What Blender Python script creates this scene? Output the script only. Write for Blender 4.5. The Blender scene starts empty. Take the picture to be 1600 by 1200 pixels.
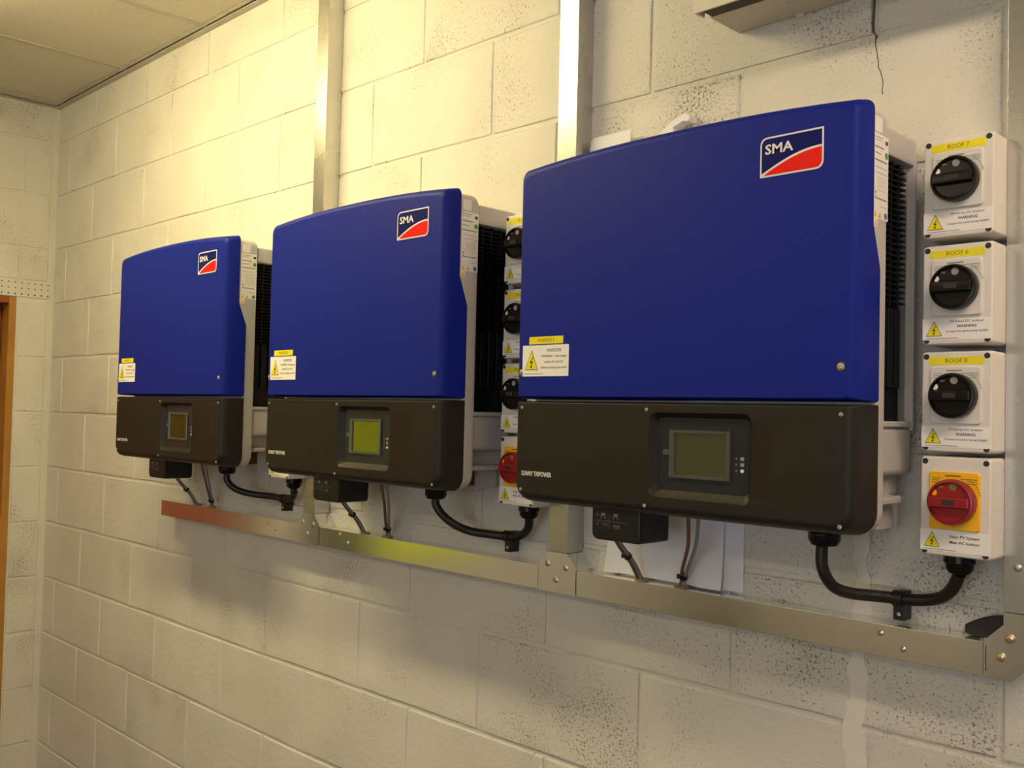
import bpy, bmesh, math, random
from mathutils import Vector, Matrix
random.seed(7)
SC = bpy.context.scene
COL = SC.collection
PI = math.pi

# ------------------------------------------------------------------ camera
F, CX, CY, CZ, YAW, PITCH, ROLL = 1524.805, 4.2272, -1.5330, 1.6182, 0.780619, 0.0297425, 0.0234179
f_ = Vector((-math.sin(YAW)*math.cos(PITCH), math.cos(YAW)*math.cos(PITCH), math.sin(PITCH)))
r_ = Vector((math.cos(YAW), math.sin(YAW), 0)); u_ = r_.cross(f_)
c_, s_ = math.cos(ROLL), math.sin(ROLL)
right = c_*r_ + s_*u_; up = -s_*r_ + c_*u_
cam = bpy.data.objects.new('camera', bpy.data.cameras.new('camera'))
COL.objects.link(cam)
cam.matrix_world = Matrix(((right.x, up.x, -f_.x, CX), (right.y, up.y, -f_.y, CY), (right.z, up.z, -f_.z, CZ), (0, 0, 0, 1)))
cam.data.sensor_width = 36; cam.data.lens = F*36/1600; cam.data.clip_start = 0.02
SC.camera = cam

# ------------------------------------------------------------------ world, exposure, lamp settings
w = bpy.data.worlds.new('world'); SC.world = w; w.use_nodes = True
w.node_tree.nodes['Background'].inputs[0].default_value = (0.9, 0.85, 0.75, 1)
w.node_tree.nodes['Background'].inputs[1].default_value = 0.05
SC.view_settings.view_transform = 'Standard'; SC.view_settings.look = 'None'
SC.view_settings.exposure = 0.0; SC.view_settings.gamma = 1.0; SC.view_settings.use_curve_mapping = False
LAMP_MAIN = 62.0      # strength of the opal batten lamps under the ceiling
# x, y of each batten centre, its colour and strength
LAMPS = [(1.75, -0.92, (1.0, 0.81, 0.39), LAMP_MAIN), (4.95, -0.92, (1.0, 0.76, 0.54), LAMP_MAIN*0.88),
         (1.75, -3.6, (1.0, 0.82, 0.5), LAMP_MAIN*0.36), (4.95, -3.6, (1.0, 0.80, 0.56), LAMP_MAIN*0.36)]  # this back pair is added fill for the room
FILL_DAYLIGHT = ((0.80, 0.89, 1.0), 2.8)  # cool fill from the added window

# ------------------------------------------------------------------ materials
def mat(name, color, rough=0.5, metal=0.0, spec=0.5, bump=None, var=None, emit=None, alpha=None, coat=0, ior=None):
    m = bpy.data.materials.new(name); m.use_nodes = True
    nt = m.node_tree; b = nt.nodes['Principled BSDF']
    b.inputs['Base Color'].default_value = (*color, 1); b.inputs['Roughness'].default_value = rough
    b.inputs['Metallic'].default_value = metal; b.inputs['Specular IOR Level'].default_value = spec
    if ior: b.inputs['IOR'].default_value = ior
    if coat: b.inputs['Coat Weight'].default_value = coat; b.inputs['Coat Roughness'].default_value = 0.05
    if emit: b.inputs['Emission Color'].default_value = (*emit[0], 1); b.inputs['Emission Strength'].default_value = emit[1]
    if alpha is not None: b.inputs['Alpha'].default_value = alpha
    tc = nt.nodes.new('ShaderNodeTexCoord')
    if bump:
        n = nt.nodes.new('ShaderNodeTexNoise'); n.inputs['Scale'].default_value = bump[0]; n.inputs['Detail'].default_value = 3
        bp = nt.nodes.new('ShaderNodeBump'); bp.inputs['Strength'].default_value = bump[1]; bp.inputs['Distance'].default_value = bump[2]
        nt.links.new(tc.outputs['Object'], n.inputs['Vector']); nt.links.new(n.outputs['Fac'], bp.inputs['Height'])
        nt.links.new(bp.outputs['Normal'], b.inputs['Normal'])
    if var:
        n = nt.nodes.new('ShaderNodeTexNoise'); n.inputs['Scale'].default_value = var[0]; n.inputs['Detail'].default_value = 4
        r = nt.nodes.new('ShaderNodeValToRGB')
        r.color_ramp.elements[0].position = 0.3; r.color_ramp.elements[1].position = 0.7
        r.color_ramp.elements[0].color = (*var[1], 1); r.color_ramp.elements[1].color = (*var[2], 1)
        nt.links.new(tc.outputs['Object'], n.inputs['Vector']); nt.links.new(n.outputs['Fac'], r.inputs['Fac'])
        nt.links.new(r.outputs['Color'], b.inputs['Base Color'])
    return m

def painted_block(name, pits=True):
    """cream masonry paint over open-textured concrete block: bare dark pores, rough relief"""
    m = bpy.data.materials.new(name); m.use_nodes = True
    nt = m.node_tree; N = nt.nodes.new; L = nt.links.new; b = nt.nodes['Principled BSDF']
    b.inputs['Roughness'].default_value = 0.55; b.inputs['Specular IOR Level'].default_value = 0.35
    geo = N('ShaderNodeNewGeometry'); info = N('ShaderNodeObjectInfo')
    def noise(scale, detail, rough=0.55, vec=None):
        n = N('ShaderNodeTexNoise'); n.inputs['Scale'].default_value = scale; n.inputs['Detail'].default_value = detail
        n.inputs['Roughness'].default_value = rough; L(vec or geo.outputs['Position'], n.inputs['Vector']); return n
    def ramp(src, a, b_, ca=(0, 0, 0, 1), cb=(1, 1, 1, 1)):
        r = N('ShaderNodeValToRGB'); r.color_ramp.elements[0].position = a; r.color_ramp.elements[1].position = b_
        r.color_ramp.elements[0].color = ca; r.color_ramp.elements[1].color = cb; L(src, r.inputs['Fac']); return r
    def mth(op, a, b_, clamp=False):
        n = N('ShaderNodeMath'); n.operation = op; n.use_clamp = clamp
        for i, v in enumerate((a, b_)):
            if isinstance(v, (int, float)): n.inputs[i].default_value = v
            else: L(v, n.inputs[i])
        return n.outputs[0]
    tone = noise(3.0, 3)
    base = ramp(tone.outputs['Fac'], 0.3, 0.7, (0.66, 0.64, 0.585, 1), (0.74, 0.72, 0.665, 1))
    patch = noise(5.5, 2); dens = ramp(patch.outputs['Fac'], 0.38, 0.70)
    rnd = mth('MULTIPLY', info.outputs['Random'], 0.07)
    speck = noise(190, 3.0, 0.62)
    # threshold falls where the patch is rough
    thr = mth('SUBTRACT', 0.705, mth('ADD', mth('MULTIPLY', dens.outputs['Color'], 0.14), rnd))
    pit = mth('MULTIPLY', mth('SUBTRACT', speck.outputs['Fac'], thr), 9.0, True)
    pore = noise(360, 1.5, 0.6)
    pore_t = mth('SUBTRACT', 0.625, mth('MULTIPLY', dens.outputs['Color'], 0.05))
    pore_f = mth('MULTIPLY', mth('MULTIPLY', mth('SUBTRACT', pore.outputs['Fac'], pore_t), 8.0, True), 0.38)
    pit = mth('MAXIMUM', pit, pore_f)
    fine = noise(420, 2)
    mix = N('ShaderNodeMix'); mix.data_type = 'RGBA'
    L(mth('MULTIPLY', pit, 0.8 if pits else 0.0), mix.inputs['Factor']); L(base.outputs['Color'], mix.inputs['A']); mix.inputs['B'].default_value = (0.17, 0.155, 0.13, 1)
    L(mix.outputs['Result'], b.inputs['Base Color'])
    mid = noise(60, 3)
    h = mth('ADD', mth('MULTIPLY', mid.outputs['Fac'], 0.9), mth('MULTIPLY', fine.outputs['Fac'], 0.25))
    h = mth('SUBTRACT', h, mth('MULTIPLY', pit, 0.6))
    bp = N('ShaderNodeBump'); bp.inputs['Strength'].default_value = 0.75; bp.inputs['Distance'].default_value = 0.0035
    L(h, bp.inputs['Height']); L(bp.outputs['Normal'], b.inputs['Normal'])
    return m

def steel(name, rough=0.22, tint=(0.66, 0.66, 0.63), bumps=0.05):
    m = mat(name, tint, rough, 0.95, bump=(7, bumps, 0.002))
    nt = m.node_tree; b = nt.nodes['Principled BSDF']; N = nt.nodes.new; L = nt.links.new
    tc = N('ShaderNodeTexCoord'); v = N('ShaderNodeTexVoronoi'); v.inputs['Scale'].default_value = 130
    r = N('ShaderNodeValToRGB'); r.color_ramp.elements[0].color = (tint[0]*.96, tint[1]*.96, tint[2]*.96, 1); r.color_ramp.elements[1].color = (*tint, 1)
    L(tc.outputs['Object'], v.inputs['Vector']); L(v.outputs['Color'], r.inputs['Fac']); L(r.outputs['Color'], b.inputs['Base Color'])
    n = N('ShaderNodeTexNoise'); n.inputs['Scale'].default_value = 14; n.inputs['Detail'].default_value = 4
    mr = N('ShaderNodeMapRange'); mr.inputs['To Min'].default_value = rough-0.03; mr.inputs['To Max'].default_value = rough+0.05
    L(tc.outputs['Object'], n.inputs['Vector']); L(n.outputs['Fac'], mr.inputs['Value']); L(mr.outputs['Result'], b.inputs['Roughness'])
    return m

M = {
 'block': painted_block('painted block'),
 'mortar': painted_block('painted mortar', False),
 'wall': mat('plain painted wall', (0.35, 0.34, 0.31), 0.7, var=(2, (0.33, 0.32, 0.29), (0.37, 0.36, 0.33))),
 'filler': mat('pale filler', (0.765, 0.745, 0.69), 0.6, bump=(70, 0.7, 0.003)),
 'crack': mat('crack', (0.10, 0.09, 0.07), 0.9, var=(50, (0.08, 0.07, 0.05), (0.14, 0.12, 0.1))),
 'floor': mat('brown floor', (0.10, 0.075, 0.055), 0.55, var=(8, (0.085, 0.062, 0.045), (0.12, 0.09, 0.065))),
 'tile': mat('ceiling tile', (0.66, 0.62, 0.53), 0.9, bump=(160, 0.3, 0.002), var=(60, (0.63, 0.59, 0.50), (0.68, 0.64, 0.55))),
 'grid': mat('ceiling grid', (0.50, 0.47, 0.40), 0.45, var=(20, (0.48, 0.45, 0.38), (0.53, 0.50, 0.43))),
 'blue': mat('blue lid', (0.0030, 0.0135, 0.25), 0.50, spec=0.18, bump=(420, 0.30, 0.0010), var=(300, (0.0027, 0.0122, 0.235), (0.0034, 0.0148, 0.265))),
 'black_cover': mat('black cover', (0.014, 0.0115, 0.009), 0.48, spec=0.32, bump=(420, 0.35, 0.001), var=(300, (0.012, 0.010, 0.008), (0.016, 0.013, 0.010))),
 'black': mat('black plastic', (0.012, 0.010, 0.010), 0.42, bump=(300, 0.2, 0.0008)),
 'gloss_black': mat('glossy black', (0.009, 0.007, 0.007), 0.22, spec=0.22, bump=(80, 0.05, 0.0008)),
 'bezel': mat('display bezel', (0.016, 0.017, 0.024), 0.30, bump=(200, 0.08, 0.0005)),
 'case': mat('grey casing', (0.54, 0.53, 0.53), 0.45, bump=(300, 0.25, 0.0008), var=(200, (0.52, 0.51, 0.51), (0.56, 0.55, 0.55))),
 'sink': mat('heat sink black', (0.007, 0.006, 0.007), 0.5, spec=0.25, bump=(100, 0.1, 0.001)),
 'lcd': mat('lcd', (0.030, 0.042, 0.008), 0.06, spec=1.0, ior=1.9, bump=(25, 0.04, 0.0008)),
 'clear': mat('clear plastic rim', (0.13, 0.13, 0.12), 0.15, spec=0.6, bump=(60, 0.1, 0.0008), alpha=0.6),
 'white': mat('white print', (0.78, 0.77, 0.76), 0.5, bump=(300, 0.05, 0.0003)),
 'greyprint': mat('grey print', (0.30, 0.29, 0.28), 0.5, bump=(300, 0.05, 0.0003)),
 'dimprint': mat('dim print', (0.10, 0.10, 0.10), 0.5, bump=(300, 0.05, 0.0003)),
 'sticker': mat('white sticker', (0.88, 0.86, 0.84), 0.45, bump=(60, 0.08, 0.0006)),
 'yellow': mat('yellow sticker', (0.84, 0.74, 0.01), 0.4, bump=(60, 0.08, 0.0006)),
 'ink': mat('ink', (0.03, 0.025, 0.02), 0.5, bump=(300, 0.05, 0.0003)),
 'olive_ink': mat('worn ink', (0.20, 0.17, 0.01), 0.5, bump=(300, 0.05, 0.0003)),
 'logo_navy': mat('logo navy', (0.004, 0.007, 0.12), 0.4, spec=0.12, bump=(300, 0.05, 0.0003)),
 'logo_red': mat('logo red', (0.82, 0.014, 0.010), 0.4, spec=0.12, bump=(300, 0.05, 0.0003)),
 'green': mat('green mark', (0.08, 0.35, 0.05), 0.5, bump=(300, 0.05, 0.0003)),
 'blue_mark': mat('blue mark', (0.12, 0.15, 0.42), 0.5, bump=(300, 0.05, 0.0003)),
 'iso': mat('isolator plastic', (0.74, 0.705, 0.65), 0.38, bump=(150, 0.06, 0.0008), var=(40, (0.72, 0.685, 0.63), (0.76, 0.725, 0.67))),
 'iso_plate': mat('isolator grey plate', (0.72, 0.70, 0.65), 0.35, bump=(150, 0.06, 0.0006)),
 'amber': mat('amber plate', (0.93, 0.50, 0.004), 0.35, bump=(150, 0.06, 0.0006)),
 'red': mat('red knob', (0.29, 0.008, 0.014), 0.28, bump=(80, 0.06, 0.0008)),
 'screwhole': mat('recess', (0.025, 0.020, 0.018), 0.5, bump=(200, 0.2, 0.0008)),
 'screw': mat('bright screw', (0.62, 0.60, 0.56), 0.28, 0.9, bump=(400, 0.3, 0.0008)),
 'brass': mat('brass screw', (0.75, 0.62, 0.38), 0.28, 0.9, bump=(400, 0.2, 0.0008)),
 'steel': steel('galvanised steel', 0.15, (0.86, 0.86, 0.82)),
 'steel_v': steel('galvanised steel brushed', 0.27, (0.60, 0.59, 0.56), 0.02),
 'zinc': mat('yellow passivated plate', (0.17, 0.125, 0.045), 0.45, 0.3, bump=(40, 0.2, 0.001)),
 'cable_black': mat('black sheath', (0.014, 0.011, 0.010), 0.42, bump=(200, 0.15, 0.0008)),
 'wire_brown': mat('brown insulation', (0.19, 0.085, 0.055), 0.4, bump=(200, 0.15, 0.0008)),
 'wire_grey': mat('grey insulation', (0.24, 0.24, 0.27), 0.4, bump=(200, 0.15, 0.0008)),
 'grommet': mat('tan grommet', (0.33, 0.29, 0.17), 0.5, bump=(200, 0.15, 0.0008)),
 'paper': mat('white paper', (0.82, 0.82, 0.88), 0.75, bump=(30, 0.35, 0.004)),
 'encl': mat('cream enclosure', (0.66, 0.62, 0.53), 0.35, bump=(200, 0.12, 0.0006)),
 'encl_body': mat('beige enclosure body', (0.50, 0.46, 0.40), 0.35, bump=(200, 0.12, 0.0006)),
 'lid_gap_shade': mat('dark gasket', (0.035, 0.025, 0.02), 0.6, bump=(200, 0.12, 0.0006)),  # colour of the shaded gap behind the enclosure lid
 'wood': mat('varnished pine', (0.42, 0.20, 0.03), 0.35, var=(6, (0.36, 0.16, 0.022), (0.47, 0.235, 0.04))),
 'wood_leaf_shade': mat('red brown leaf and shaded head', (0.30, 0.070, 0.010), 0.35, var=(6, (0.26, 0.058, 0.008), (0.34, 0.083, 0.012))),  # leaf timber; on the door head its darker tone is painted shade
 'dark_cloth': mat('dark cloth', (0.02, 0.018, 0.018), 0.9, bump=(40, 0.3, 0.003)),
 'hivis': mat('fluorescent fabric', (0.80, 0.90, 0.03), 0.8, bump=(40, 0.3, 0.003)),
 'silver': mat('reflective tape', (0.6, 0.6, 0.6), 0.4, 0.3, bump=(300, 0.1, 0.0005)),
}

# ------------------------------------------------------------------ geometry helpers
def link(name, bm, m, parent=None, loc=None, sharp=35, wn=True):
    me = bpy.data.meshes.new(name)
    bmesh.ops.recalc_face_normals(bm, faces=bm.faces[:])
    bm.to_mesh(me); bm.free()
    for p in me.polygons: p.use_smooth = True
    me.set_sharp_from_angle(angle=math.radians(sharp))
    if m: me.materials.append(m)
    o = bpy.data.objects.new(name, me); COL.objects.link(o)
    if parent is not None: o.parent = parent
    if loc is not None: o.location = loc
    if wn:
        md = o.modifiers.new('weighted normals', 'WEIGHTED_NORMAL'); md.keep_sharp = True; md.weight = 80
    return o

def thing(name, label, cat, loc=(0, 0, 0), group=None):
    o = bpy.data.objects.new(name, None); COL.objects.link(o); o.location = loc
    o.empty_display_size = 0.05
    o['label'] = label; o['category'] = cat
    if group: o['group'] = group
    return o

def box(bm, x0, x1, y0, y1, z0, z1, bev=0.0, seg=2):
    r = bmesh.ops.create_cube(bm, size=1)
    vs = r['verts']
    for v in vs:
        v.co = Vector(((x0+x1)/2+v.co.x*(x1-x0), (y0+y1)/2+v.co.y*(y1-y0), (z0+z1)/2+v.co.z*(z1-z0)))
    if bev:
        es = list({e for v in vs for e in v.link_edges})
        bmesh.ops.bevel(bm, geom=es, offset=bev, segments=seg, affect='EDGES', profile=0.5)
    return bm

def B(*a, **k):
    return box(bmesh.new(), *a, **k)

def loft(bm, rings, cap0=True, cap1=True, closed=True):
    R = [[bm.verts.new(p) for p in ring] for ring in rings]
    n = len(R[0])
    for a, b in zip(R, R[1:]):
        for i in range(n if closed else n-1):
            j = (i+1) % n
            bm.faces.new((a[i], a[j], b[j], b[i]))
    if cap0: bm.faces.new(R[0])
    if cap1: bm.faces.new(R[-1])
    return bm

def rrect(x0, x1, z0, z1, r, n=4, rs=None):
    """rounded rectangle in xz; rs = radii (bl, br, tr, tl)"""
    rs = rs or (r, r, r, r); out = []
    for (cx, cz, a0, rr) in ((x0+rs[0], z0+rs[0], PI, rs[0]), (x1-rs[1], z0+rs[1], 1.5*PI, rs[1]), (x1-rs[2], z1-rs[2], 0, rs[2]), (x0+rs[3], z1-rs[3], .5*PI, rs[3])):
        for k in range(n+1):
            a = a0+k*(PI/2)/n; out.append((cx+rr*math.cos(a), cz+rr*math.sin(a)))
    return out

def slab(bm, pts, y0, y1):
    """flat polygon (x,z) extruded between y0 and y1"""
    return loft(bm, [[(x, y0, z) for x, z in pts], [(x, y1, z) for x, z in pts]])

def S(pts, y0, y1): return slab(bmesh.new(), pts, y0, y1)

def slab_x(bm, pts, x0, x1):
    return loft(bm, [[(x0, y, z) for y, z in pts], [(x1, y, z) for y, z in pts]])

def circ(cx, cz, r, n=20, a0=0): return [(cx+r*math.cos(a0+2*PI*k/n), cz+r*math.sin(a0+2*PI*k/n)) for k in range(n)]

def lathe_y(bm, cx, cz, prof, n=24):
    """rings of radius r at y"""
    return loft(bm, [[(x, y, z) for x, z in circ(cx, cz, r, n)] for y, r in prof])

def lathe_z(bm, cx, cy, prof, n=20, ridged=0):
    rings = []
    for z, r in prof:
        rings.append([(cx+(r-(ridged if k % 2 else 0))*math.cos(2*PI*k/n), cy+(r-(ridged if k % 2 else 0))*math.sin(2*PI*k/n), z) for k in range(n)])
    return loft(bm, rings)

def smooth_path(pts, per=5):
    P = [Vector(p) for p in pts]; P = [P[0]*2-P[1]]+P+[P[-1]*2-P[-2]]; out = []
    for i in range(1, len(P)-2):
        for k in range(per):
            t = k/per; a, b, c, d = P[i-1:i+3]
            out.append(0.5*((2*b)+(c-a)*t+(2*a-5*b+4*c-d)*t*t+(3*b-a-3*c+d)*t**3))
    out.append(P[-2]); return out

def tube(bm, pts, r, n=12, smooth=True):
    P = smooth_path(pts) if smooth else [Vector(p) for p in pts]
    rings = []; ref = Vector((0, 1, 0))
    for i, p in enumerate(P):
        t = (P[min(i+1, len(P)-1)]-P[max(i-1, 0)]).normalized()
        a = ref-t*ref.dot(t)
        if a.length < 1e-3: a = Vector((1, 0, 0))-t*t.x
        a.normalize(); b = t.cross(a); ref = a
        rings.append([p+r*(a*math.cos(2*PI*k/n)+b*math.sin(2*PI*k/n)) for k in range(n)])
    return loft(bm, rings)

def text(parent, s, x, z, y, size, m, width=None, bold=0.0, align='CENTER', side='front', name='lettering', shear=0):
    cu = bpy.data.curves.new('lettering', 'FONT'); cu.body = s; cu.size = 1; cu.align_x = align; cu.align_y = 'CENTER'
    cu.resolution_u = 2; cu.offset = bold; cu.extrude = 0.0
    o = bpy.data.objects.new('tmp', cu); COL.objects.link(o)
    dg = bpy.context.evaluated_depsgraph_get(); me = bpy.data.meshes.new_from_object(o.evaluated_get(dg))
    bpy.data.objects.remove(o); bpy.data.curves.remove(cu)
    xs = [v.co.x for v in me.vertices]; wd = (max(xs)-min(xs)) or 1
    sx = size if width is None else width/wd
    bm = bmesh.new(); bm.from_mesh(me); bpy.data.meshes.remove(me)
    r = bmesh.ops.extrude_face_region(bm, geom=bm.faces[:])
    for v in r['geom']:
        if isinstance(v, bmesh.types.BMVert): v.co.z += 1
    for v in bm.verts:
        a, b, c = v.co.x*sx, v.co.y*size, v.co.z*0.0002
        v.co = (x+a, y-c, z+b) if side == 'front' else (y+c, x+a, z+b)
    return link(name, bm, m, parent)

def boolean_cut(o, cutter):
    md = o.modifiers.new('cut', 'BOOLEAN'); md.operation = 'DIFFERENCE'; md.object = cutter; md.solver = 'EXACT'
    dg = bpy.context.evaluated_depsgraph_get(); me = bpy.data.meshes.new_from_object(o.evaluated_get(dg))
    o.modifiers.clear(); o.data = me
    for p in me.polygons: p.use_smooth = True
    me.set_sharp_from_angle(angle=math.radians(35))
    bpy.data.objects.remove(cutter)

def structure(o, label=None):
    o['kind'] = 'structure'
    if label: o['label'] = label
    return o

# ------------------------------------------------------------------ setting: walls
CEIL = 2.85
Z0 = 1.8; COURSE = 0.225; BW = 0.45; JO = 0.009
DOOR_Y = -0.142; DOOR_END = -1.11; DOOR_TOP = 2.045
XR = 7.2; YF = -4.8

wb = structure(link('wall_back', B(-0.15, XR+0.15, 0.0034, 0.15, 0, CEIL+0.2), M['mortar']), 'painted concrete block wall carrying the inverters')
bm = bmesh.new()
box(bm, -0.15, -0.0034, DOOR_Y, 0.0034, 0, CEIL+0.2)
box(bm, -0.15, -0.0034, DOOR_END, DOOR_Y, DOOR_TOP, CEIL+0.2)
box(bm, -0.15, -0.0034, YF, DOOR_END, 0, CEIL+0.2)
wl = structure(link('wall_left', bm, M['mortar']), 'painted block wall at the far end with the timber doorway')
structure(link('wall_right', B(XR, XR+0.15, YF, 0, 0, CEIL+0.2), M['wall']))
structure(link('wall_front', B(-0.15, XR+0.15, YF-0.15, YF, 0, CEIL+0.2), M['wall']))
wf = bpy.data.objects['wall_front']
win = structure(link('fill_window_1', B(3.2, 6.2, YF-0.02, YF+0.01, 0.85, 2.25, .004, 1), mat('fill frame paint', (.7, .69, .65), .5, bump=(100, .1, .001))), 'unseen window added behind the photographer as cool fill')  # added out of view: cool fill for the shade below the inverters
for k in range(3):
    link('pane', B(3.26+k*.975, 4.19+k*.975, YF+0.008, YF+0.013, 0.91, 2.19), mat('cool fill pane', (.5, .55, .6), .1, emit=FILL_DAYLIGHT, bump=(50, .02, .0005)) if k == 0 else bpy.data.materials['cool fill pane'], win)
structure(link('floor', B(-0.15, XR+0.15, YF-0.15, 0.15, -0.1, 0), M['floor']))

def block_mesh(L, H, axis):
    """one block: front face chamfered and a little uneven; origin at its centre on the wall face"""
    bm = bmesh.new(); c = 0.0034
    def j(a=0.0014): return random.uniform(-a, a)
    def ring(inx, d, jit):
        n = []
        x0, x1, z0, z1 = -L/2+inx, L/2-inx, -H/2+inx, H/2-inx
        pts = [(x0, z0), (x0*0.33+x1*0.0, z0), (x1*0.33, z0), (x1, z0), (x1, 0), (x1, z1), (x1*0.33, z1), (x0*0.33, z1), (x0, z1), (x0, 0)]
        for (a, b) in pts: n.append((a+j(jit), b+j(jit), d+j(jit*.4)))
        return n
    rings = [ring(0, 0.012, 0), ring(0, c*0.9, 0.0006), ring(c*0.35, c*0.25, 0.0012), ring(c*1.3, 0, 0.0012)]
    conv = (lambda p: (p[0], p[2], p[1])) if axis == 'x' else (lambda p: (-p[2], p[0], p[1]))
    loft(bm, [[conv(p) for p in r] for r in rings], cap0=False)
    return bm

variants = []
for _ in range(8):
    o = link('block', block_mesh(BW-JO, COURSE-JO, 'x'), M['block'], wb); variants.append(o)
used = set()
def put_block(xa, xb, k, axis='x'):
    """block between joints xa..xb on course k"""
    zc = Z0+(k+.5)*COURSE; top = min(Z0+(k+1)*COURSE-JO/2, CEIL+0.1); h = top-(Z0+k*COURSE+JO/2)
    L = xb-xa-JO
    if axis == 'x' and abs(L-(BW-JO)) < 1e-3 and h > COURSE-JO-1e-3:
        i = random.randrange(8)
        if i not in used: o = variants[i]; used.add(i)
        else: o = variants[i].copy(); COL.objects.link(o)
        o.location = ((xa+xb)/2, 0, zc)
        return o
    par = wb if axis == 'x' else wl
    o = link('block', block_mesh(L, h, axis), M['block'], par)
    o.location = ((xa+xb)/2, 0, (top+Z0+k*COURSE+JO/2)/2) if axis == 'x' else (0, (xa+xb)/2, (top+Z0+k*COURSE+JO/2)/2)
    return o
for k in range(-8, 5):
    first = 0.376 if k % 2 == 0 else 0.128
    xs = [0.004, first]
    while xs[-1] < 5.2: xs.append(xs[-1]+BW)
    for a, b in zip(xs, xs[1:]): put_block(a, b, k)
for i in range(8):
    if i not in used: bpy.data.objects.remove(variants[i])
for k in range(-8, 5):
    zb = Z0+k*COURSE
    if zb+COURSE <= DOOR_TOP+0.001 or k <= 0:
        if k == 1: continue
        put_block(DOOR_Y+0.003, -0.020, k, 'y')
    else:
        ys = [-0.020, -0.134 if k % 2 else -0.36]
        while ys[-1] > -1.5: ys.append(ys[-1]-BW)
        if k == 1:      # course cut down above the perforated lintel
            for a, b in zip(ys, ys[1:]):
                bmk = block_mesh(a-b-JO, Z0+2*COURSE-JO/2-2.118, 'y'); o = link('block', bmk, M['block'], wl)
                o.location = (0, (a+b)/2, (Z0+2*COURSE-JO/2+2.118)/2)
        else:
            for a, b in zip(ys, ys[1:]): put_block(b, a, k, 'y')
# lintel above the door, perforated steel painted over
bm = B(-0.02, 0.001, -1.2, -0.012, 2.046, 2.110, 0.0015, 1)
lin = link('lintel', bm, M['mortar'], wl); lin['label'] = 'perforated steel strip over the door, painted cream'
bm = bmesh.new()
for r, z in enumerate((2.057, 2.081, 2.103)):
    for k in range(40):
        y = -0.022-k*0.0255; rr = 0.0034 if r == 0 else 0.0026
        slab_x(bm, circ(y, z, rr, 8), 0.0008, 0.0016)
h = link('hole', bm, M['crack'] if False else M['screwhole'], lin); h['kind'] = 'stuff'
# crack in the block above the right inverter
cp = [(3.524, 2.36), (3.5245, 2.31), (3.523, 2.268), (3.524, 2.257), (3.529, 2.251), (3.5285, 2.238), (3.531, 2.224), (3.533, 2.208), (3.5345, 2.196), (3.537, 2.19), (3.5395, 2.181), (3.542, 2.174), (3.5425, 2.166), (3.540, 2.158), (3.5405, 2.150)]
bm = bmesh.new(); L_ = []; R_ = []
for i, (x, z) in enumerate(cp):
    wd = 0.0013 if i < 5 else 0.0008
    x += random.uniform(-.0008, .0008)
    L_.append((x-wd, z)); R_.append((x+wd, z))
pts = L_+R_[::-1]
slab(bm, pts, 0.004, -0.0004)
cr = link('crack', bm, M['crack'], wb); cr['label'] = 'thin dark crack running down the block above the right inverter'
# pale vertical filler below the right end of the trunking
def ragged(x, w, zs):
    l = [(x-w/2+.0035*math.sin(z*61)+.002*math.sin(z*143+1)+random.uniform(-.0008, .0008), z) for dx, z in zs]; r = [(x+w/2+.0035*math.sin(z*47+2)+.002*math.sin(z*121)+random.uniform(-.0008, .0008), z) for dx, z in zs]
    return l+r[::-1]
for (x, wd, z0, z1) in ((3.512, 0.026, 1.165, 1.262), (3.508, 0.036, 0.85, 1.165), (3.517, 0.024, 1.306, 1.45)):
    n = 26; zs = [(random.uniform(-.003, .003), z0+(z1-z0)*i/n) for i in range(n+1)]
    o = link('filler', S(ragged(x, wd, zs), 0.004, -0.0003), M['filler'], wb); o['label'] = 'pale ragged strip of filler along a vertical joint'

# ------------------------------------------------------------------ ceiling
ce = structure(link('ceiling', B(-0.15, XR+0.15, YF-0.15, 0.15, CEIL+0.15, CEIL+0.25), M['wall']), 'suspended ceiling of square mineral tiles in a metal grid')
GX = [0.69+0.6*i for i in range(-2, 12)]; GY = [-0.62-0.6*i for i in range(-2, 11)]
tile_me = None
for i in range(len(GX)-1):
    for j in range(len(GY)-1):
        x0, x1, y1, y0 = max(GX[i], 0.0), min(GX[i+1], XR), min(GY[j], 0.0), max(GY[j+1], YF)
        if x1-x0 < .02 or y1-y0 < .02: continue
        full = abs(x1-x0-.6) < 1e-3 and abs(y1-y0-.6) < 1e-3
        if full and tile_me:
            o = bpy.data.objects.new('ceiling_tile', tile_me); COL.objects.link(o); o.parent = ce
        else:
            hx, hy = (x1-x0)/2-0.004, (y1-y0)/2-0.004
            o = link('ceiling_tile', B(-hx, hx, -hy, hy, 0, 0.015, 0.002, 1), M['tile'], ce)
            if full: tile_me = o.data
        o.location = ((x0+x1)/2, (y0+y1)/2, CEIL+0.0015)
for x in GX[1:]:
    if x < .03: continue
    if x < XR: link('grid_bar', B(x-0.012, x+0.012, YF, 0, CEIL-0.001, CEIL+0.001, 0.0004, 1), M['grid'], ce)
for y in GY[1:]:
    if y > -.03: continue
    if y > YF: link('grid_bar', B(0, XR, y-0.012, y+0.012, CEIL-0.0008, CEIL+0.0012, 0.0004, 1), M['grid'], ce)
t1 = bmesh.new(); box(t1, 0, XR, -0.024, 0, CEIL-0.004, CEIL-0.002, .0004, 1); box(t1, 0, XR, -0.0015, 0, CEIL-0.004, CEIL+0.02); box(t1, 0, XR, -0.040, -0.030, CEIL-0.002, CEIL)
structure(link('trim_1', t1, M['grid']), 'metal edge angle between the ceiling and the inverter wall')
t1 = bmesh.new(); box(t1, 0, 0.024, YF, 0, CEIL-0.0045, CEIL-0.0025, .0004, 1); box(t1, 0, 0.0015, YF, 0, CEIL-0.004, CEIL+0.02); box(t1, 0.034, 0.042, YF, 0, CEIL-0.002, CEIL)
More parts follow.
